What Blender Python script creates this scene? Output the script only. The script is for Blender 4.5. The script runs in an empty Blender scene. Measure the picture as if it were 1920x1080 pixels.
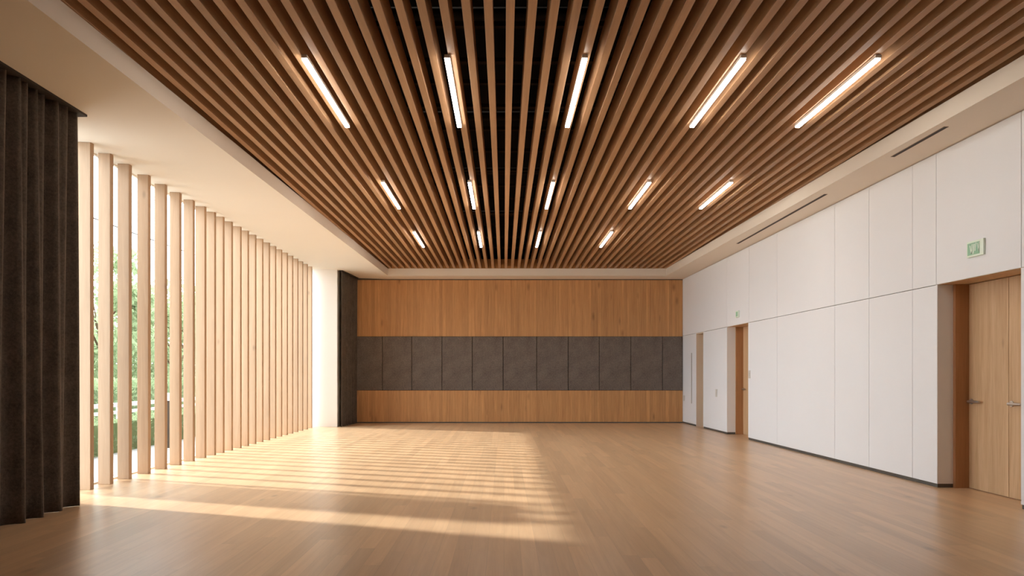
import bpy, bmesh, math, random
from mathutils import Vector
random.seed(7)
scene = bpy.context.scene
C = bpy.data.collections.new('hall'); scene.collection.children.link(C)
EYE = 1.35
F = 1400.0                      # focal length in pixels of the 1920 wide frame

# ------------------------------------------------------------------ helpers
def link(o, parent=None):
    C.objects.link(o)
    if parent is not None: o.parent = parent
    return o

def empty(name, loc=(0, 0, 0), label=None, cat=None, group=None, kind=None):
    o = bpy.data.objects.new(name, None); o.location = loc; o.empty_display_size = .1
    link(o); tag(o, label, cat, group, kind); return o

def tag(o, label=None, cat=None, group=None, kind=None):
    if label: o['label'] = label
    if cat: o['category'] = cat
    if group: o['group'] = group
    if kind: o['kind'] = kind
    return o

class MB:
    """collects shapes in world coordinates; build() makes ONE object whose origin is given"""
    def __init__(s): s.bm = bmesh.new()
    def prism(s, pts, z0, z1):
        """pts: xy outline; z0/z1 numbers or per-point lists"""
        n = len(pts)
        zz0 = z0 if isinstance(z0, (list, tuple)) else [z0] * n
        zz1 = z1 if isinstance(z1, (list, tuple)) else [z1] * n
        a = [s.bm.verts.new((p[0], p[1], zz0[i])) for i, p in enumerate(pts)]
        b = [s.bm.verts.new((p[0], p[1], zz1[i])) for i, p in enumerate(pts)]
        s.bm.faces.new(a[::-1]); s.bm.faces.new(b)
        for i in range(n):
            j = (i + 1) % n
            s.bm.faces.new((a[i], a[j], b[j], b[i]))
        return s
    def box(s, x0, x1, y0, y1, z0, z1):
        return s.prism([(x0, y0), (x1, y0), (x1, y1), (x0, y1)], z0, z1)
    def tube(s, p, q, r, n=16, r2=None):
        p = Vector(p); q = Vector(q); d = (q - p).normalized()
        u = d.orthogonal().normalized(); v = d.cross(u)
        r2 = r if r2 is None else r2
        A = [s.bm.verts.new(p + (u * math.cos(t) + v * math.sin(t)) * r) for t in [2 * math.pi * k / n for k in range(n)]]
        B = [s.bm.verts.new(q + (u * math.cos(t) + v * math.sin(t)) * r2) for t in [2 * math.pi * k / n for k in range(n)]]
        s.bm.faces.new(A[::-1]); s.bm.faces.new(B)
        for i in range(n):
            j = (i + 1) % n; s.bm.faces.new((A[i], A[j], B[j], B[i]))
        return s
    def quad(s, *pts):
        s.bm.faces.new([s.bm.verts.new(p) for p in pts]); return s
    def build(s, name, m, parent=None, origin=None, bevel=0, smooth=False):
        o = bpy.data.objects.new(name, None) if False else None
        base = Vector((0, 0, 0))
        if parent is not None:
            q = parent
            while q is not None: base += q.location; q = q.parent
        org = Vector(origin) if origin is not None else base
        bmesh.ops.recalc_face_normals(s.bm, faces=s.bm.faces[:])
        bmesh.ops.translate(s.bm, verts=s.bm.verts[:], vec=-org)
        me = bpy.data.meshes.new(name); s.bm.to_mesh(me); s.bm.free()
        me.materials.append(m)
        if smooth:
            for f in me.polygons: f.use_smooth = True
        o = bpy.data.objects.new(name, me); o.location = org - base
        link(o, parent)
        if bevel:
            b = o.modifiers.new('bevel', 'BEVEL'); b.width = bevel; b.segments = 2; b.limit_method = 'ANGLE'
        return o

ORD = ['first', 'second', 'third', 'fourth', 'fifth', 'sixth', 'seventh', 'eighth', 'ninth', 'tenth', 'eleventh', 'twelfth',
       'thirteenth', 'fourteenth', 'fifteenth', 'sixteenth', 'seventeenth', 'eighteenth', 'nineteenth', 'twentieth',
       'twenty-first', 'twenty-second', 'twenty-third', 'twenty-fourth', 'twenty-fifth', 'twenty-sixth', 'twenty-seventh', 'twenty-eighth']

# ------------------------------------------------------------------ materials
def srgb(r, g, b):
    f = lambda c: (c / 255 / 12.92) if c / 255 <= .04045 else ((c / 255 + .055) / 1.055) ** 2.4
    return (f(r), f(g), f(b), 1)

def new_mat(name):
    m = bpy.data.materials.new(name); m.use_nodes = True
    nt = m.node_tree; nt.nodes.clear()
    out = nt.nodes.new('ShaderNodeOutputMaterial')
    return m, nt, out

def N(nt, typ, **kw):
    n = nt.nodes.new(typ)
    for k, v in kw.items():
        if k.startswith('i_'):
            key = k[2:]
            n.inputs[int(key) if key.isdigit() else key].default_value = v
        else: setattr(n, k, v)
    return n

def math_(nt, op, a, b=None, clamp=False):
    n = nt.nodes.new('ShaderNodeMath'); n.operation = op; n.use_clamp = clamp
    for i, v in enumerate((a, b)):
        if v is None: continue
        if isinstance(v, (int, float)): n.inputs[i].default_value = v
        else: nt.links.new(v, n.inputs[i])
    return n.outputs[0]

def mixc(nt, fac, a, b, mode='MIX'):
    n = nt.nodes.new('ShaderNodeMix'); n.data_type = 'RGBA'; n.blend_type = mode
    for sock, v in ((n.inputs['Factor'], fac), (n.inputs[6], a), (n.inputs[7], b)):
        if isinstance(v, (int, float, tuple)): sock.default_value = v
        else: nt.links.new(v, sock)
    return n.outputs[2]

def plain(name, col, rough=.6, spec=.3, metal=0, bump=0, bscale=60, var=0.0):
    m, nt, out = new_mat(name)
    p = N(nt, 'ShaderNodeBsdfPrincipled')
    p.inputs['Roughness'].default_value = rough; p.inputs['Metallic'].default_value = metal
    p.inputs['Specular IOR Level'].default_value = spec
    tc = N(nt, 'ShaderNodeTexCoord')
    nz = N(nt, 'ShaderNodeTexNoise', i_Scale=bscale, i_Detail=4.0); nt.links.new(tc.outputs['Object'], nz.inputs['Vector'])
    c = mixc(nt, nz.outputs['Fac'], tuple(v * (1 - var) for v in col[:3]) + (1,), tuple(min(1, v * (1 + var)) for v in col[:3]) + (1,))
    nt.links.new(c, p.inputs['Base Color'])
    if bump:
        b = N(nt, 'ShaderNodeBump', i_Strength=bump, i_Distance=.01)
        nt.links.new(nz.outputs['Fac'], b.inputs['Height']); nt.links.new(b.outputs['Normal'], p.inputs['Normal'])
    nt.links.new(p.outputs[0], out.inputs[0])
    return m

def wood(name, light, dark, grain='Z', across='X', board=None, length=None, rough=.45, spec=.4, contrast=.5, knots=.6,
         seam=0.0, boardvar=.12, gscale=1.0, kscale=2.6, kmax=.085, rvar=.08):
    """procedural timber; grain runs along one axis, optional boards of a width (and length)"""
    m, nt, out = new_mat(name)
    tc = N(nt, 'ShaderNodeTexCoord'); oi = N(nt, 'ShaderNodeObjectInfo')
    sep = N(nt, 'ShaderNodeSeparateXYZ'); nt.links.new(tc.outputs['Object'], sep.inputs[0])
    ax = {'X': 0, 'Y': 1, 'Z': 2}
    g = sep.outputs[ax[grain]]; a = sep.outputs[ax[across]]
    third = [k for k in 'XYZ' if k not in (grain, across)][0]
    t = sep.outputs[ax[third]]
    rnd = math_(nt, 'MULTIPLY', oi.outputs['Random'], 37.0)
    bid = None; seamfac = None
    if board:
        u = math_(nt, 'DIVIDE', a, board)
        row = math_(nt, 'FLOOR', u)
        fu = math_(nt, 'FRACT', u)
        edge = math_(nt, 'MINIMUM', fu, math_(nt, 'SUBTRACT', 1.0, fu))
        edge = math_(nt, 'MULTIPLY', edge, board)
        wn = N(nt, 'ShaderNodeTexWhiteNoise', noise_dimensions='1D')
        nt.links.new(math_(nt, 'ADD', row, .37), wn.inputs['W'])
        rid = wn.outputs['Value']
        col = 0.0
        if length:
            v = math_(nt, 'ADD', math_(nt, 'DIVIDE', g, length), math_(nt, 'MULTIPLY', rid, 7.0))
            col = math_(nt, 'FLOOR', v); fv = math_(nt, 'FRACT', v)
            e2 = math_(nt, 'MULTIPLY', math_(nt, 'MINIMUM', fv, math_(nt, 'SUBTRACT', 1.0, fv)), length)
            edge = math_(nt, 'MINIMUM', edge, e2)
        cx = N(nt, 'ShaderNodeCombineXYZ')
        nt.links.new(row, cx.inputs[0])
        if length: nt.links.new(col, cx.inputs[1])
        wn2 = N(nt, 'ShaderNodeTexWhiteNoise', noise_dimensions='3D'); nt.links.new(cx.outputs[0], wn2.inputs['Vector'])
        bid = wn2.outputs['Value']
        rnd = math_(nt, 'ADD', rnd, math_(nt, 'MULTIPLY', bid, 91.0))
        seamfac = math_(nt, 'LESS_THAN', edge, .0014)
    cv = N(nt, 'ShaderNodeCombineXYZ')
    nt.links.new(math_(nt, 'ADD', math_(nt, 'MULTIPLY', a, 1.0), rnd), cv.inputs[0])
    nt.links.new(math_(nt, 'ADD', math_(nt, 'MULTIPLY', g, .045), rnd), cv.inputs[1])
    nt.links.new(t, cv.inputs[2])
    n1 = N(nt, 'ShaderNodeTexNoise', i_Scale=14.0 * gscale, i_Detail=5.0, i_Roughness=.6, i_Distortion=.9); nt.links.new(cv.outputs[0], n1.inputs['Vector'])
    n2 = N(nt, 'ShaderNodeTexNoise', i_Scale=90.0 * gscale, i_Detail=3.0, i_Roughness=.6); nt.links.new(cv.outputs[0], n2.inputs['Vector'])
    f = math_(nt, 'ADD', math_(nt, 'MULTIPLY', n1.outputs['Fac'], .7), math_(nt, 'MULTIPLY', n2.outputs['Fac'], .3))
    mr = N(nt, 'ShaderNodeMapRange'); mr.inputs[1].default_value = .5 - .18 ; mr.inputs[2].default_value = .5 + .18
    nt.links.new(f, mr.inputs[0])
    f = mr.outputs[0]
    # soften towards the mean
    f = math_(nt, 'ADD', math_(nt, 'MULTIPLY', f, contrast), (1 - contrast) * .5)
    c = mixc(nt, f, dark, light)
    if knots:
        kv = N(nt, 'ShaderNodeCombineXYZ')
        nt.links.new(math_(nt, 'ADD', a, rnd), kv.inputs[0]); nt.links.new(math_(nt, 'ADD', math_(nt, 'MULTIPLY', g, .45), rnd), kv.inputs[1])
        vo = N(nt, 'ShaderNodeTexVoronoi', i_Scale=kscale); nt.links.new(kv.outputs[0], vo.inputs['Vector'])
        km = N(nt, 'ShaderNodeMapRange'); km.inputs[1].default_value = .02; km.inputs[2].default_value = kmax
        km.inputs[3].default_value = knots; km.inputs[4].default_value = 0
        nt.links.new(vo.outputs['Distance'], km.inputs[0])
        c = mixc(nt, km.outputs[0], c, tuple(v * .45 for v in dark[:3]) + (1,))
    hs = N(nt, 'ShaderNodeHueSaturation'); nt.links.new(c, hs.inputs['Color'])
    vv = bid if bid is not None else oi.outputs['Random']
    nt.links.new(math_(nt, 'ADD', math_(nt, 'MULTIPLY', vv, 2 * boardvar), 1 - boardvar), hs.inputs['Value'])
    c = hs.outputs[0]
    if seam and seamfac is not None:
        c = mixc(nt, math_(nt, 'MULTIPLY', seamfac, seam), c, tuple(v * .3 for v in dark[:3]) + (1,))
    p = N(nt, 'ShaderNodeBsdfPrincipled'); p.inputs['Specular IOR Level'].default_value = spec
    nt.links.new(c, p.inputs['Base Color'])
    nt.links.new(math_(nt, 'ADD', math_(nt, 'MULTIPLY', n2.outputs['Fac'], rvar), rough - rvar / 2), p.inputs['Roughness'])
    b = N(nt, 'ShaderNodeBump', i_Strength=.06, i_Distance=.004); nt.links.new(n2.outputs['Fac'], b.inputs['Height'])
    nt.links.new(b.outputs['Normal'], p.inputs['Normal'])
    nt.links.new(p.outputs[0], out.inputs[0])
    return m

def emit(name, col, s):
    m, nt, out = new_mat(name)
    e = N(nt, 'ShaderNodeEmission', i_Color=col, i_Strength=s); nt.links.new(e.outputs[0], out.inputs[0]); return m

def leafmat(name, c1, c2):
    m, nt, out = new_mat(name)
    tc = N(nt, 'ShaderNodeTexCoord'); nz = N(nt, 'ShaderNodeTexNoise', i_Scale=3.0, i_Detail=3.0)
    nt.links.new(tc.outputs['Object'], nz.inputs['Vector'])
    c = mixc(nt, nz.outputs['Fac'], c1, c2)
    d = N(nt, 'ShaderNodeBsdfDiffuse'); t = N(nt, 'ShaderNodeBsdfTranslucent')
    nt.links.new(c, d.inputs[0]); nt.links.new(c, t.inputs[0])
    mx = N(nt, 'ShaderNodeMixShader', i_0=.5); nt.links.new(d.outputs[0], mx.inputs[1]); nt.links.new(t.outputs[0], mx.inputs[2])
    nt.links.new(mx.outputs[0], out.inputs[0]); return m

def fabric(name, c1, c2, scale=350, bump=.4, rough=.95, sheen=.3, mott=6.0):
    m, nt, out = new_mat(name)
    tc = N(nt, 'ShaderNodeTexCoord')
    n1 = N(nt, 'ShaderNodeTexNoise', i_Scale=float(scale), i_Detail=3.0, i_Roughness=.8); nt.links.new(tc.outputs['Object'], n1.inputs['Vector'])
    n2 = N(nt, 'ShaderNodeTexNoise', i_Scale=mott, i_Detail=5.0); nt.links.new(tc.outputs['Object'], n2.inputs['Vector'])
    n3 = N(nt, 'ShaderNodeTexNoise', i_Scale=45.0, i_Detail=4.0, i_Roughness=.75); nt.links.new(tc.outputs['Object'], n3.inputs['Vector'])
    f = math_(nt, 'ADD', math_(nt, 'MULTIPLY', n1.outputs['Fac'], .3), math_(nt, 'ADD', math_(nt, 'MULTIPLY', n2.outputs['Fac'], .25), math_(nt, 'MULTIPLY', n3.outputs['Fac'], .45)))
    mr = N(nt, 'ShaderNodeMapRange'); mr.inputs[1].default_value = .38; mr.inputs[2].default_value = .62
    nt.links.new(f, mr.inputs[0])
    c = mixc(nt, mr.outputs[0], c1, c2)
    p = N(nt, 'ShaderNodeBsdfPrincipled', i_Roughness=rough); p.inputs['Specular IOR Level'].default_value = .15
    p.inputs['Sheen Weight'].default_value = sheen; p.inputs['Sheen Roughness'].default_value = .5
    p.inputs['Sheen Tint'].default_value = tuple(min(1, v * 4) for v in c2[:3]) + (1,)
    nt.links.new(c, p.inputs['Base Color'])
    b = N(nt, 'ShaderNodeBump', i_Strength=bump, i_Distance=.003); nt.links.new(n3.outputs['Fac'], b.inputs['Height'])
    nt.links.new(b.outputs['Normal'], p.inputs['Normal']); nt.links.new(p.outputs[0], out.inputs[0])
    return m

M = {}
M['floor'] = wood('oak_floor', srgb(224, 190, 152), srgb(192, 154, 114), grain='Y', across='X', board=.125, length=1.9,
                  rough=.31, spec=.75, contrast=.6, knots=.5, kscale=2.2, kmax=.1, seam=.25, boardvar=.10, rvar=.1)
M['slat'] = wood('ceiling_slat_wood', srgb(190, 150, 112), srgb(158, 119, 84), grain='Y', across='X', rough=.5, contrast=.75, knots=.5, boardvar=.12)
M['fin'] = wood('pale_fin_wood', srgb(192, 162, 132), srgb(168, 136, 106), grain='Z', across='X', rough=.5, contrast=.7, knots=.5, boardvar=.05)
M['clad'] = wood('back_wall_wood', srgb(210, 160, 108), srgb(166, 118, 74), grain='Z', across='X', board=.09, rough=.5, contrast=.8, knots=.6, kscale=2.4, kmax=.16, seam=.4, boardvar=.1)
M['door'] = wood('door_wood', srgb(214, 181, 143), srgb(180, 143, 103), grain='Z', across='Y', board=.16, rough=.45, contrast=.85, knots=.3, boardvar=.06)
M['frame'] = wood('door_frame_wood', srgb(188, 140, 98), srgb(150, 104, 66), grain='Z', across='X', rough=.45, contrast=.6, knots=0, boardvar=.03)
M['white'] = plain('white_paint', srgb(232, 228, 222), .55, .3, bscale=3, var=.012)
M['panel'] = plain('white_wall_panel', srgb(232, 234, 238), .45, .35, bscale=1.2, var=.015)
M['groove'] = plain('shadow_groove', srgb(96, 88, 80), .8, .1)
M['soffit'] = plain('soffit_plaster', srgb(232, 222, 208), .8, .2, bscale=2, var=.01)
M['niche'] = plain('beige_lining', srgb(206, 188, 168), .6, .2)
M['black'] = plain('plenum_black', srgb(30, 25, 22), .9, .1)
M['rail'] = plain('dark_steel', srgb(52, 44, 38), .6, .3)
M['vrail'] = plain('void_rail', srgb(52, 44, 38), .95, .05)
M['plinth'] = plain('dark_plinth', srgb(84, 80, 76), .5, .3)
M['metal'] = plain('brushed_metal', srgb(196, 190, 184), .38, .5, metal=1)
M['dmetal'] = plain('vent_metal', srgb(122, 102, 84), .5, .3)
M['pull'] = plain('grey_bar', srgb(158, 154, 150), .5, .3)
M['plastic'] = plain('switch_plastic', srgb(206, 204, 200), .4, .4)
M['curtain'] = fabric('curtain_velvet', srgb(62, 55, 49), srgb(102, 92, 83), sheen=.35)
M['felt'] = fabric('grey_felt', srgb(86, 78, 73), srgb(128, 118, 111), scale=300, bump=.6, sheen=.1, mott=3.0)
M['led'] = emit('led_diffuser', (1, .93, .84, 1), 32)
M['green'] = plain('sign_green', srgb(146, 194, 164), .4, .4)
M['signwhite'] = plain('sign_white', srgb(226, 240, 226), .4, .4)
M['leaf'] = leafmat('tree_leaves', srgb(110, 128, 92), srgb(176, 188, 150))
M['hleaf'] = leafmat('hedge_leaves', srgb(100, 116, 86), srgb(158, 172, 132))
M['bark'] = plain('bark', srgb(96, 78, 62), .9, .1, bump=.4, bscale=12, var=.2)
M['ground'] = plain('terrace_paving', srgb(158, 157, 155), .8, .2, bscale=4, var=.05)
M['wrail'] = plain('white_rail', srgb(228, 228, 224), .5, .3)
M['blocker'] = plain('sun_blocker_grey', srgb(200, 196, 190), .8, .2, bscale=5, var=.03)  # only for the added slab that blocks the sun

def glass():
    m, nt, out = new_mat('window_glass')
    t = N(nt, 'ShaderNodeBsdfTransparent', i_Color=(.97, .98, .97, 1)); g = N(nt, 'ShaderNodeBsdfGlossy', i_Roughness=.02)
    lw = N(nt, 'ShaderNodeLayerWeight', i_Blend=.5)
    mx = N(nt, 'ShaderNodeMixShader'); nt.links.new(math_(nt, 'ADD', math_(nt, 'MULTIPLY', math_(nt, 'POWER', lw.outputs['Facing'], 5.0), .35), .02), mx.inputs[0])
    nt.links.new(t.outputs[0], mx.inputs[1]); nt.links.new(g.outputs[0], mx.inputs[2]); nt.links.new(mx.outputs[0], out.inputs[0])
    return m
M['glass'] = glass()

# ------------------------------------------------------------------ the plan
YB = 20.77                                   # back wall
YN = -4.0                                    # wall behind the camera
XW = -5.08                                   # outer edge of the floor / glass line
def XR(y): return 4.97 + (YB - y) * .0168    # right wall runs very slightly out of parallel
def yr(px): return 7446.6 / (px - 945 + 23.5)   # depth on the right wall of a pixel column
ZS = 4.0                                     # soffit underside
def zs(x): return ZS + max(0, -3.3 - x) * .04
ZSL = 4.2                                    # underside of the slats
def XOL(y): return -3.12 - (20.05 - y) * .0176
def XOR(y): return 4.36 + (20.05 - y) * .0200

# floor
MB().box(XW, 6.2, YN - .2, YB + .2, -.12, 0).build('floor', M['floor']); tag(bpy.data.objects['floor'], kind='structure')

# ceiling: plaster soffit ring around the slatted opening
Y0 = .5
sof = MB()
def strip(outer, inner, ya, yb, n=1):
    sof.prism([(outer[0], ya), (inner[0], ya), (inner[1], yb), (outer[1], yb)],
              [zs(outer[0]), zs(inner[0]), zs(inner[1]), zs(outer[1])], 4.195)
strip((XW, XW), (-3.3, -3.3), YN - .2, YB + .2)
sof.prism([(-3.3, Y0), (XOL(Y0) if XOL(Y0) > -3.3 else -3.3 + .001, Y0), (XOL(20.05), 20.05), (-3.3, 20.05)], ZS, 4.195) if False else None
sof.bm.free(); sof = MB()
yk = 20.05 - (3.3 - 3.12) / .0176            # where the opening's edge crosses X=-3.3
# left strip, from the window line to the opening's edge, cut where the tilt starts
sof.prism([(XW, YN - .2), (XOL(Y0), YN - .2), (XOL(Y0), Y0), (-3.3, yk), (-3.3, YB + .2), (XW, YB + .2)],
          [zs(XW), zs(XOL(Y0)), zs(XOL(Y0)), ZS, ZS, zs(XW)], 4.195)
sof.prism([(-3.3, yk), (XOL(20.05), 20.05), (XOL(20.05), YB + .2), (-3.3, YB + .2)], ZS, 4.195)
sof.prism([(XOL(20.05), 20.05), (XOR(20.05), 20.05), (XOR(20.05), YB + .2), (XOL(20.05), YB + .2)], ZS, 4.195)
sof.prism([(XOR(Y0), YN - .2), (5.7, YN - .2), (5.7, YB + .2), (XOR(20.05), YB + .2), (XOR(20.05), 20.05), (XOR(Y0), Y0)], ZS, 4.195)
sof.prism([(XOL(Y0), YN - .2), (XOR(Y0), YN - .2), (XOR(Y0), Y0), (XOL(Y0), Y0)], ZS, 4.195)
ceil = sof.build('ceiling', M['soffit']); tag(ceil, kind='structure')
pl = MB()
pl.box(-4.1, 5.3, .2, 20.9, 5.1, 5.2); pl.box(-4.1, -4.0, .2, 20.9, 4.195, 5.1); pl.box(5.2, 5.3, .2, 20.9, 4.195, 5.1)
pl.box(-4.0, 5.2, .2, .3, 4.195, 5.1); pl.box(-4.0, 5.2, 20.8, 20.9, 4.195, 5.1)
pl.build('plenum_lining', M['black'], ceil)

# slatted ceiling: every slat a part
sc_ = empty('slatted_ceiling', (.05, 10, ZSL), 'long brown timber slats in parallel rows over a black ceiling void', 'slatted ceiling')
PITCH = .172
first = None
for k in range(-23, 28):
    x = .05 + k * PITCH
    if x < -3.62 or x > 4.86: continue
    if first is None:
        first = MB().box(x - .034, x + .034, .35, 20.06, ZSL, ZSL + .23).build('slat', M['slat'], sc_, origin=(x, 10, ZSL), bevel=.003)
    else:
        c = first.copy(); C.objects.link(c); c.parent = sc_; c.location = (x - .05, 0, 0)
MB().box(-3.9, 5.0, 20.06, 20.10, ZSL, ZSL + .25).build('end_board', M['clad'], sc_)
for i, y in enumerate([6.6, 7.35, 7.9, 8.6, 9.4, 10.3, 11.3, 12.2, 13.1, 14.3, 15.4, 16.8, 18.2]):
    MB().box(-3.9, 5.0, y, y + (.07 if i % 2 else .05), ZSL + .23, ZSL + .27).build('cross_rail', M['vrail'], sc_)
dk = MB()
for y in (7.1, 9.9, 12.6, 15.9): dk.tube((-3.9, y, 4.78), (5.0, y, 4.78), .06, 12)
dk.build('service_pipe', M['vrail'], sc_, smooth=True)

# linear lights
rows = [('near', 6.66, 8.51 - .02, 'five'), ('middle', 10.96, 12.67, 'five'), ('far', 14.78, 16.49, 'four')]
cols = [-1.78, -.507, .72, 2.135, 3.335]
sidew = ['leftmost', 'second from left', 'third from left', 'fourth from left', 'rightmost']
sidew4 = ['leftmost', 'second from left', 'third from left', 'rightmost']
for rn, ya, yb, cnt in rows:
    xs = cols if cnt == 'five' else cols[:4]
    for i, x in enumerate(xs):
        w = (sidew if cnt == 'five' else sidew4)[i]
        t = empty('linear_light', (x, (ya + yb) / 2, ZSL), f'glowing white linear light between ceiling slats, {w} of the {rn} row', 'ceiling light', 'linear lights in the slatted ceiling')
        MB().box(x - .026, x + .026, ya - .012, yb + .012, ZSL - .03, ZSL).build('housing', M['white'], t, bevel=.002)
        MB().box(x - .022, x + .022, ya, yb, ZSL - .045, ZSL - .03).build('diffuser', M['led'], t)

# ------------------------------------------------------------------ back wall
wb = MB().box(-5.3, 5.5, YB + .02, YB + .2, 0, 4.2).build('wall_back', M['groove']); tag(wb, kind='structure')
XL = -4.3
MB().box(XL, 4.965, YB, YB + .02, 2.405, 3.975).build('upper_cladding', M['clad'], wb)
MB().box(XL, 4.965, YB, YB + .02, .03, .905).build('lower_cladding', M['clad'], wb)
MB().box(XL, 4.965, YB - .004, YB + .02, 0, .03).build('baseboard_back', M['plinth']); tag(bpy.data.objects['baseboard_back'], kind='structure')
MB().box(XL, 4.965, YB + .001, YB + .02, .905, 2.405).build('panel_backing', M['black'], wb)
bx = [640, 717.4, 772.2, 829, 885.7, 943.4, 1006.6, 1065.5, 1123.5, 1182.6, 1241.7, 1279.7]
for i in range(11):
    x0 = (bx[i] - 945) / 67.4 ; x1 = (bx[i + 1] - 945) / 67.4
    x0 = max(x0, XL + .02)
    o = MB().box(x0 + .006, x1 - .006, YB - .036, YB + .0005, .91, 2.40).build('felt_panel', M['felt'], origin=((x0 + x1) / 2, YB, .91), bevel=.012)
    lab = ('charcoal felt wall panel beside the far dark curtain' if i == 0 else
           'narrow charcoal felt wall panel touching the white right wall' if i == 10 else
           f'charcoal felt acoustic panel on the back wall, {ORD[i]} from the far curtain')
    tag(o, lab, 'wall panel', 'felt panels along the back wall')

# ------------------------------------------------------------------ right wall
def wp(y0, y1, z0, z1, off=0, th=.02):        # a slab that follows the right wall between two depths
    return [(XR(y0) + off, y0), (XR(y0) + off + th, y0), (XR(y1) + off + th, y1), (XR(y1) + off, y1)]
OPN = [(7.495, 8.915, .19 + .16, 'double'), (yr(1403), yr(1363), .35, 'single'), (yr(1318.5), yr(1305.5), .22, 'niche')]
wr = MB()
cuts = [YN, 7.495, 8.915, OPN[1][0], OPN[1][1], OPN[2][0], OPN[2][1], YB + .02]
for i in range(0, 8, 2):
    a, b = cuts[i], cuts[i + 1]
    wr.prism(wp(a, b, 0, 0, .02, .16), .0, 2.42)
wr.prism(wp(YN, YB + .02, 0, 0, .02, .16), 2.44, 4.2)
wright = wr.build('wall_right', M['groove']); tag(wright, kind='structure')
J = .004
low = [(YN, 2.0), (2.0, 5.0), (5.0, 7.495), (8.915, yr(1711)), (yr(1711), yr(1629.5)), (yr(1629.5), yr(1565)), (yr(1565), yr(1457)), (yr(1457), yr(1403)),
       (yr(1363), OPN[2][0]), (OPN[2][1], YB)]
up = [(YN, 2.0), (2.0, 5.0), (5.0, 7.495), (7.495, 8.93), (8.93, yr(1711)), (yr(1711), yr(1629.5)), (yr(1629.5), yr(1565)), (yr(1565), yr(1457)), (yr(1457), yr(1404.5)),
      (yr(1404.5), yr(1363)), (yr(1363), YB)]
openedges = [7.495, 8.915, yr(1403), yr(1363), OPN[2][0], OPN[2][1]]
for a, b in low:
    ja = 0 if any(abs(a - e) < .002 for e in openedges) else J
    jb = 0 if any(abs(b - e) < .002 for e in openedges) else J
    MB().prism(wp(a + ja, b - jb, 0, 0), .045, 2.416).build('wall_panel', M['panel'], wright)
for a, b in up:
    MB().prism(wp(a + J, b - J, 0, 0), 2.424, 3.99).build('wall_panel', M['panel'], wright)
pb = MB()
for i in range(0, 8, 2): pb.prism(wp(cuts[i], cuts[i + 1], 0, 0, .008, .012), 0, .045)
o = pb.build('baseboard_right', M['plinth']); tag(o, kind='structure')

# recesses and doors on the right
DW = .19            # white reveal depth
DF = .33            # depth to the door face
def recess(ya, yb, deep, liner, wallname='reveal_lining'):
    xa, xb = XR(ya), XR(yb)
    r = MB()
    r.prism([(xb + .001, yb - .006), (xb + deep, yb - .006), (xb + deep, yb + .03), (xb + .001, yb + .03)], .045, 2.419)
    r.prism([(xa + .001, ya - .03), (xa + deep, ya - .03), (xa + deep, ya + .006), (xa + .001, ya + .006)], .045, 2.419)
    r.build(wallname, liner, wright)
    q = MB()
    q.prism([(xb + .012, yb - .002), (xb + deep, yb - .002), (xb + deep, yb + .03), (xb + .012, yb + .03)], 0, .045)
    q.prism([(xa + .012, ya - .03), (xa + deep, ya - .03), (xa + deep, ya + .002), (xa + .012, ya + .002)], 0, .045)
    q.build('reveal_plinth', M['plinth'], wright)

def lever(x, y, z, parent, sgn=-1, length=.2):
    """rosette on the door face, lever running along the leaf towards the camera"""
    m = MB()
    m.tube((x, y, z), (x - .012, y, z), .033, 24); m.tube((x - .012, y, z), (x - .04, y, z), .016, 16)
    m.tube((x - .04, y + .008, z), (x - .04, y + sgn * length, z), .017, 16, .014)
    m.box(x - .006, x, y - .024, y + .024, z - .12, z - .075) if False else None
    return m.build('handle', M['metal'], parent, bevel=.002)

def door(name, ya, yb, label, leaves, hand_z, two=True):
    recess(ya, yb, DW, M['panel'])
    xb = XR(yb) + DW; xa = XR(ya) + DW
    xf = (xa + xb) / 2
    t = empty(name, (xf + .15, (ya + yb) / 2, 0), None, None, None, 'structure')
    f = MB()
    D = .15
    f.box(xb - .0, xf + .26, yb - .05, yb + .03, 0, 2.42)
    f.box(xa - .0, xf + .26, ya - .03, ya + .045, 0, 2.42)
    f.build('door_frame', M['frame'], t, bevel=.002)
    f = MB(); f.prism([(XR(ya) + .02, ya - .03), (xf + .26, ya - .03), (xf + .26, yb + .03), (XR(yb) + .02, yb + .03)], 2.42, 2.44)
    f.build('frame_head', M['door'], t)
    y1 = yb - .047; xd = xf + D
    for i, w in enumerate(leaves):
        y0 = y1 - w
        lf = MB().box(xd, xd + .05, y0 + .003, y1 - .003, .006, 2.414).build('door_leaf', M['door'], t, origin=(xd, (y0 + y1) / 2, 0), bevel=.0015)
        lever(xd, y1 - .055 + (.0 if i == 0 else .0), hand_z, lf)
        y1 = y0
    MB().box(xd + .0502, xd + .2, ya - .03, yb + .03, 0, 2.44).build('backing', M['black'], t)
    return t
door('door_1', 7.495, 8.915, None, [.70, .628], 1.03)
door('door_2', OPN[1][0], OPN[1][1], None, [OPN[1][1] - OPN[1][0] - .094], 1.02)
# shallow niche near the back corner
na, nb = OPN[2][0], OPN[2][1]
n = MB()
n.prism([(XR(nb) + .001, nb - .006), (XR(nb) + .3, nb - .006), (XR(nb) + .3, nb + .03), (XR(nb) + .001, nb + .03)], 0.0, 2.40)
n.prism([(XR(na) + .001, na - .03), (XR(na) + .3, na - .03), (XR(na) + .3, na + .006), (XR(na) + .001, na + .006)], 0.0, 2.40)
n.box(XR(na) + .26, XR(na) + .3, na - .03, nb + .03, 0, 2.4)
n.prism([(XR(na) + .001, na - .03), (XR(na) + .3, na - .03), (XR(nb) + .3, nb + .03), (XR(nb) + .001, nb + .03)], 2.39, 2.42)
n.build('niche_lining', M['niche'], wright)

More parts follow.
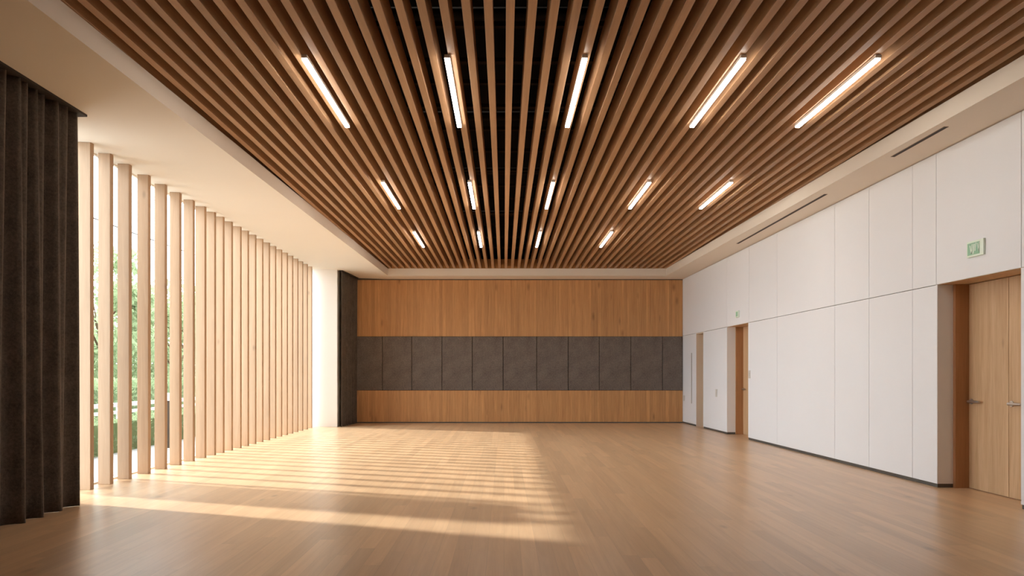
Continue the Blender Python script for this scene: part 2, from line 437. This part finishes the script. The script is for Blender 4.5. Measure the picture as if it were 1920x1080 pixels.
# outer closure right of the doors, wall behind the camera
MB().box(5.75, 5.9, YN, YB + .2, -.1, 4.2).build('wall_outer', M['white']); tag(bpy.data.objects['wall_outer'], kind='structure')
MB().box(-5.08, 5.9, YN - .2, YN, 0, 4.2).build('wall_front', M['white']); tag(bpy.data.objects['wall_front'], kind='structure')
# left wall: pier at the far end and the wall hidden behind the near curtain
wl = MB()
wl.box(-5.08, -4.29, 19.2, YB + .02, 0, 4.2)
wl.build('wall_left', M['white']); tag(bpy.data.objects['wall_left'], kind='structure')
MB().box(-5.08, -4.9, YN, 7.97, 0, 4.2).build('wall_side', M['white']); tag(bpy.data.objects['wall_side'], kind='structure')
MB().box(-5.95, -5.62, 8.85, 9.80, -.1, 4.3).build('sun_blocker', M['blocker']); tag(bpy.data.objects['sun_blocker'], kind='structure')  # unseen slab added outside to block sun and shape the floor stripe

# wall fittings on the right wall
def fit(name, px, pz_y, label, cat, group=None):
    y = yr(px); s = F / y; z = EYE + (702 - pz_y) / s
    return y, z
def slab(mb, y0, y1, z0, z1, t0, t1):
    mb.prism([(XR(y0) - t1, y0), (XR(y0) - t0, y0), (XR(y1) - t0, y1), (XR(y1) - t1, y1)], z0, z1); return mb
# exit sign above the double door
yc = (yr(1816.5) + yr(1848)) / 2; ya_, yb_ = yr(1848), yr(1816.5); zc = EYE + (702 - 465.5) * yc / F
h = .088
sg = empty('exit_sign', (XR(yc), yc, zc - h), 'green and white illuminated-style sign on the wall above the double wooden door', 'sign')
slab(MB(), ya_, yb_, zc - h, zc + h, 0, .024).build('sign_box', M['signwhite'], sg, bevel=.003)
gw = (yb_ - ya_)
slab(MB(), ya_ + gw * .22, yb_ - gw * .06, zc - h + .022, zc + h - .022, .024, .026).build('green_face', M['green'], sg)
st = MB()
def stroke(u0, v0, u1, v1, w):            # u from the sign's left (far) edge 0..1, v up 0..1
    gy = lambda u: yb_ - gw * .06 - u * gw * .72
    gz = lambda v: zc - h + .022 + v * (2 * h - .044)
    xx = XR(yc) - .0275
    st.prism([(xx, gy(u0)), (xx + .001, gy(u0)), (xx + .001, gy(u0 + w)), (xx, gy(u0 + w))],
             [gz(v0)] * 4, [gz(v0) + .0001] * 4) if False else None
    a = [(xx, gy(u0), gz(v0)), (xx, gy(u0 + w), gz(v0)), (xx, gy(u1 + w), gz(v1)), (xx, gy(u1), gz(v1))]
    b = [(p[0] + .0012, p[1], p[2]) for p in a]
    va = [st.bm.verts.new(p) for p in a]; vb = [st.bm.verts.new(p) for p in b]
    st.bm.faces.new(va); st.bm.faces.new(vb[::-1])
    for i in range(4):
        j = (i + 1) % 4; st.bm.faces.new((va[i], va[j], vb[j], vb[i]))
stroke(.0, .75, .05, .02, .09); stroke(.30, .10, .17, .82, .07); stroke(.30, .10, .37, .90, .07)
stroke(.42, .06, .52, .88, .10); stroke(.60, .28, .68, .95, .07); stroke(.93, .18, .80, .92, .05); stroke(.90, .18, .97, .95, .05)
st.build('pictogram', M['signwhite'], sg)
# small sign above the single door
y0, y1 = yr(1386.6), yr(1381.6); yc = (y0 + y1) / 2; zc = EYE + (702 - 589) * yc / F
s2 = empty('exit_sign', (XR(yc), yc, zc - .07), 'tiny pale green sign on the wall above the single wooden door', 'sign')
slab(MB(), y0, y1, zc - .072, zc + .072, 0, .03).build('sign_box', M['signwhite'], s2, bevel=.003)
slab(MB(), y0 + .03, y1 - .03, zc - .05, zc + .05, .03, .032).build('green_face', M['green'], s2)
# switch plates
for px, py, hh, lab, dy in ((1343.5, 737, .09, 'small white switch plate on the far white panel left of the single door', .05),
                            (1405.5, 702, .08, 'small grey control plate at panel edge just right of the single door', .05),
                            (1283, 746.5, .075, 'small white socket plate at the far right corner of the hall', .06)):
    yc = yr(px); zc = EYE + (702 - py) * yc / F
    t = empty('switch_plate', (XR(yc), yc, zc - hh), lab, 'switch')
    slab(MB(), yc - dy, yc + dy, zc - hh, zc + hh, 0, .014).build('plate', M['plastic'], t, bevel=.003)
    slab(MB(), yc - dy * .45, yc + dy * .45, zc - hh * .5, zc + hh * .5, .014, .02).build('rocker', M['plastic'], t, bevel=.002)
yc = yr(1297.3)
o = slab(MB(), yc - .014, yc + .014, .58, 1.92, 0, .014).build('pull_handle', M['pull'], origin=(XR(yc), yc, .58), bevel=.003)
tag(o, 'long thin vertical grey pull bar on the farthest white wall panel', 'handle')
# air slots in the right soffit
for a, b, w in ((7.99, 9.08, 'short dark air slot in the right soffit, nearer the double door'), (10.98, 15.12, 'long thin dark air slot in the right soffit, farther from the camera')):
    t = empty('ceiling_vent', (4.74, (a + b) / 2, ZS), w, 'air vent')
    q = MB(); q.box(4.705, 4.712, a, b, ZS - .004, ZS + .0); q.box(4.748, 4.755, a, b, ZS - .004, ZS + .0)
    q.box(4.705, 4.755, a - .007, a, ZS - .004, ZS); q.box(4.705, 4.755, b, b + .007, ZS - .004, ZS)
    q.build('rim', M['dmetal'], t)
    MB().box(4.712, 4.748, a, b, ZS - .002, ZS).build('slot', M['rail'], t)

# ------------------------------------------------------------------ curtains
def curtain(x_of, ya, yb, z0, z1, pitch, amp, seed, dens=14):
    rs = random.Random(seed)
    n = int((yb - ya) / pitch * dens); nz = 26
    bm = bmesh.new(); grid = []
    ph = [rs.uniform(-.5, .5) for _ in range(200)]
    for j in range(nz + 1):
        tz = j / nz; z = z0 + (z1 - z0) * tz; row = []
        for i in range(n + 1):
            y = ya + (yb - ya) * i / n
            u = (y - ya) / pitch
            k = int(u); fr = u - k; k0 = ph[k % 200] * (1 - fr) + ph[(k + 1) % 200] * fr
            big = math.sin(2 * math.pi * u + k0 * 1.1)
            big = math.copysign(abs(big) ** .75, big)
            small = math.sin(4 * math.pi * u + 1.0 + k0 * 1.5 + .5 * tz)
            wob = .25 * math.sin(2 * math.pi * u * .37 + tz * 1.3 + seed)
            a = amp * ((1 - .55 * tz) * big + (.18 + .42 * tz) * small + wob)
            row.append(bm.verts.new((x_of(y) + a, y + .25 * pitch * .4 * math.cos(2 * math.pi * u + k0) * (1 - tz), z)))
        grid.append(row)
    for j in range(nz):
        for i in range(n):
            bm.faces.new((grid[j][i], grid[j][i + 1], grid[j + 1][i + 1], grid[j + 1][i]))
    return bm
def make_curtain(label, x_of, ya, yb, z1, pitch, amp, seed, pocket):
    ym = (ya + yb) / 2
    t = empty('curtain', (x_of(ym), ym, .0), label, 'curtain', None)
    mb = MB(); mb.bm.free(); mb.bm = curtain(x_of, ya, yb, .003, z1, pitch, amp, seed)
    o = mb.build('drape', M['curtain'], t, smooth=True)
    s = o.modifiers.new('thick', 'SOLIDIFY'); s.thickness = .006
    tr = MB(); x = x_of(ym)
    (xa0, xb0), (y0, y1) = pocket
    tr.prism([(x_of(y0) + xa0, y0), (x_of(y0) + xb0, y0), (x_of(y1) + xb0, y1), (x_of(y1) + xa0, y1)], z1 - .004, [zs(x_of(y0) + xa0) , zs(x_of(y0) + xb0), zs(x_of(y1) + xb0), zs(x_of(y1) + xa0)])
    tr.build('track_pocket_shade', M['rail'], t)  # dark strip under the soffit, stands in for the shaded curtain pocket
    return t
make_curtain('tall dark brown curtain hanging in the left foreground beside the timber fins', lambda y: -4.41, -3.5, 7.64, 4.022, .30, .062, 3, ((-.07, .09), (-3.6, 7.74)))
make_curtain('dark brown curtain at the far left corner beside the white pier', lambda y: -4.20 + (y - 19.3) * .085, 19.24, 20.68, 4.012, .17, .028, 5, ((-.05, .05), (19.25, 20.72)))

# ------------------------------------------------------------------ timber fins
yback = [8.80, 9.24, 9.70, 10.22, 10.72, 11.20, 11.68, 12.13, 12.54, 12.92, 13.32, 13.76, 14.16, 14.58]
y = 14.58
while y + .42 < 19.15: y += .425; yback.append(y)
fin0 = None
for i, yb in enumerate(yback):
    if fin0 is None:
        fin0 = MB().prism([(-4.982, yb - .08), (-4.832, yb - .08), (-4.832, yb), (-4.982, yb)], 0, [zs(-4.982), zs(-4.832), zs(-4.832), zs(-4.982)]).build('timber_fin', M['fin'], origin=(-4.897, yb - .0375, 0), bevel=.004)
        f = fin0
    else:
        f = fin0.copy(); C.objects.link(f); f.location = (-4.897, yb - .0375, 0)
    lab = ('pale vertical timber fin touching the dark foreground curtain' if i == 0 else
           'last pale timber fin, against the white pier' if i == len(yback) - 1 else
           f'pale vertical timber fin by the window, {ORD[i]} from the foreground curtain')
    tag(f, lab, 'timber fin', 'vertical timber fins along the window')

# window behind the fins
w1 = empty('window_1', (-5.05, 13, 0), kind='structure')
fr = MB()
fr.box(-5.08, -5.03, 7.98, 19.19, 0, .02); fr.box(-5.08, -5.04, 7.98, 19.19, 4.055, 4.068)
fr.build('window_frame', M['white'], w1)
ys = [7.98, 10.1, 13.15, 16.2, 19.2]
for a, b in zip(ys[:-1], ys[1:]):
    MB().box(-5.058, -5.052, a + .002, b - .002, .02, 4.055).build('window_pane', M['glass'], w1)

# ------------------------------------------------------------------ outside
MB().box(-90, XW, -40, 110, -.14, -.02).build('ground', M['ground']); tag(bpy.data.objects['ground'], kind='structure')
def leaves(bm, rs, n, centre, rad, size, sq=1.0, shell=.45, box=False, lo=None):
    for _ in range(n):
        while True:
            p = Vector((rs.uniform(-1, 1), rs.uniform(-1, 1), rs.uniform(-1, 1)))
            l = p.length
            if box: break
            if shell < l < 1: break
        q = Vector((centre[0] + p.x * rad[0], centre[1] + p.y * rad[1], centre[2] + p.z * rad[2]))
        if lo is not None and q.z < lo: continue
        s = size * rs.uniform(.6, 1.4)
        u = Vector((rs.gauss(0, 1), rs.gauss(0, 1), rs.gauss(0, 1))).normalized(); v = u.orthogonal().normalized()
        v = (v * math.cos(rs.uniform(0, 6)) + u.cross(v) * math.sin(rs.uniform(0, 6))).normalized()
        w = u.cross(v)
        bm.faces.new([bm.verts.new(q + a) for a in (-u * s, v * s * .45, u * s, -v * s * .45)])
def tree(i, x, y, hgt, rad, lab):
    rs = random.Random(100 + i)
    t = empty('garden_tree', (x, y, -.02), lab, 'tree', 'trees beyond the glass')
    tr = MB(); tr.tube((x, y, -.02), (x + .1, y, hgt * .55), .11, 10, .05)
    for _ in range(6):
        a = rs.uniform(0, 6.28); z = hgt * rs.uniform(.25, .5)
        tr.tube((x + .05, y, z), (x + math.cos(a) * rad * .6, y + math.sin(a) * rad * .6, z + hgt * .25), .04, 8, .015)
    tr.build('trunk', M['bark'], t, smooth=True)
    cr = MB()
    leaves(cr.bm, rs, 2600, (x, y, hgt * .54), (rad, rad, hgt * .46), .10, shell=.55)
    for _ in range(16):
        a = rs.uniform(0, 6.28); zz = rs.uniform(.2, .88); r = rad * math.sqrt(max(.05, 1 - ((zz - .54) / .5) ** 2)) * .8
        leaves(cr.bm, rs, 260, (x + math.cos(a) * r, y + math.sin(a) * r, hgt * zz), (.6, .6, .5), .10, shell=0, lo=.05)
    o = cr.build('crown', M['leaf'], t)
for i, (x, yy, hh, lab) in enumerate([
        (-13.0, 24.0, 5.7, 'nearest leafy green tree outside, showing between the first four timber fins'),
        (-13.0, 29.3, 5.3, 'leafy green tree outside, showing between the fifth and seventh timber fins'),
        (-16.2, 32.0, 5.4, 'more distant leafy green tree outside, behind and between the two nearer trees'),
        (-16.2, 37.6, 5.6, 'farthest leafy green tree outside, partly hidden by the seventh timber fin')]):
    tree(i, x, yy, hh, 1.6, lab)
bh = MB(); rs = random.Random(21)
bh.box(-11.0, -10.4, 15.0, 30.0, -.02, 1.0)
leaves(bh.bm, rs, 16000, (-10.7, 22.5, .62), (.55, 7.6, .62), .06, box=True, lo=.0)
o = bh.build('garden_hedge', M['hleaf'], origin=(-10.7, 22.5, -.02)); tag(o, 'taller loose green hedge outside, behind the white railing', 'hedge')
# low hedge, white rail and bollard on the terrace
hg = MB(); rs = random.Random(9)
hg.box(-7.42, -6.78, 10.2, 19.8, -.02, .50)
leaves(hg.bm, rs, 9000, (-7.1, 15.0, .28), (.42, 4.85, .30), .035, box=True, lo=.0)
o = hg.build('garden_hedge', M['hleaf'], origin=(-7.1, 15, -.02)); tag(o, 'low clipped green hedge outside, running along the terrace', 'hedge')
rl = empty('garden_railing', (-7.75, 15, -.02), 'low white garden railing standing behind the clipped hedge', 'railing')
MB().box(-7.79, -7.71, 9.8, 20.2, .70, .78).build('rail', M['wrail'], rl, bevel=.004)
MB().box(-7.79, -7.71, 9.8, 20.2, .56, .62).build('rail', M['wrail'], rl, bevel=.004)
for y in (10, 12.5, 15, 17.5, 20):
    MB().box(-7.78, -7.72, y - .03, y + .03, -.02, .70).build('post', M['wrail'], rl, bevel=.004)
bo = empty('bollard_light', (-6.27, 13.95, -.02), 'short dark bollard with a white cap outside between the fins', 'bollard')
MB().tube((-6.27, 13.95, -.02), (-6.27, 13.95, .86), .06, 20).build('post', M['rail'], bo, smooth=False)
MB().tube((-6.27, 13.95, .86), (-6.27, 13.95, 1.0), .075, 20).build('cap', M['wrail'], bo)
cb = MB()
pts = [Vector((-13, 12 + k * 1.6, 6.3 + .0016 * (k * 1.6 - 12) ** 2)) for k in range(20)]
for p, q in zip(pts[:-1], pts[1:]): cb.tube(p, q, .022, 6)
ps = empty('power_line', (-13, 12, -.02), 'thin dark overhead cable on poles against the white sky outside', 'cable')
cb.build('overhead_cable', M['rail'], ps)
for yy in (12, 12 + 19 * 1.6):
    MB().tube((-13, yy, -.02), (-13, yy, 7.0), .09, 10, .07).build('pole', M['bark'], ps)

# ------------------------------------------------------------------ light
w = bpy.data.worlds.new('sky'); scene.world = w; w.use_nodes = True
nt = w.node_tree; nt.nodes.clear()
out = nt.nodes.new('ShaderNodeOutputWorld'); bg = nt.nodes.new('ShaderNodeBackground')
bg.inputs['Color'].default_value = (.86, .93, 1, 1); bg.inputs['Strength'].default_value = 7.0
nt.links.new(bg.outputs[0], out.inputs[0])
sun = bpy.data.lights.new('sun', 'SUN'); sun.energy = 5; sun.angle = math.radians(1.9); sun.color = (1, .98, .95)
so = bpy.data.objects.new('sun', sun); C.objects.link(so)
k = .36
endx = .5
d = Vector((1, -k, 0)).normalized(); run = (endx - XW) * math.hypot(1, k)
d = Vector((d.x, d.y, -4.066 / run)).normalized()
so.rotation_euler = d.to_track_quat('-Z', 'Y').to_euler(); so.location = (-12, 16, 12)

# ------------------------------------------------------------------ camera
cam = bpy.data.cameras.new('camera'); co = bpy.data.objects.new('camera', cam); C.objects.link(co)
co.location = (0, 0, EYE); co.rotation_euler = (math.radians(90), 0, 0)
cam.sensor_width = 36; cam.lens = 36 * F / 1920; cam.shift_x = (960 - 945) / 1920; cam.shift_y = (702 - 540) / 1920
cam.clip_end = 300
scene.camera = co
vs = scene.view_settings
scene.display_settings.display_device = 'sRGB'
vs.view_transform = 'Standard'; vs.look = 'None'; vs.gamma = 1; vs.exposure = 0.32; vs.use_curve_mapping = False
scene.cycles.max_bounces = 12; scene.cycles.diffuse_bounces = 8; scene.cycles.glossy_bounces = 4; scene.cycles.transparent_max_bounces = 12
scene.cycles.sample_clamp_indirect = 8
scene.cycles.use_denoising = True
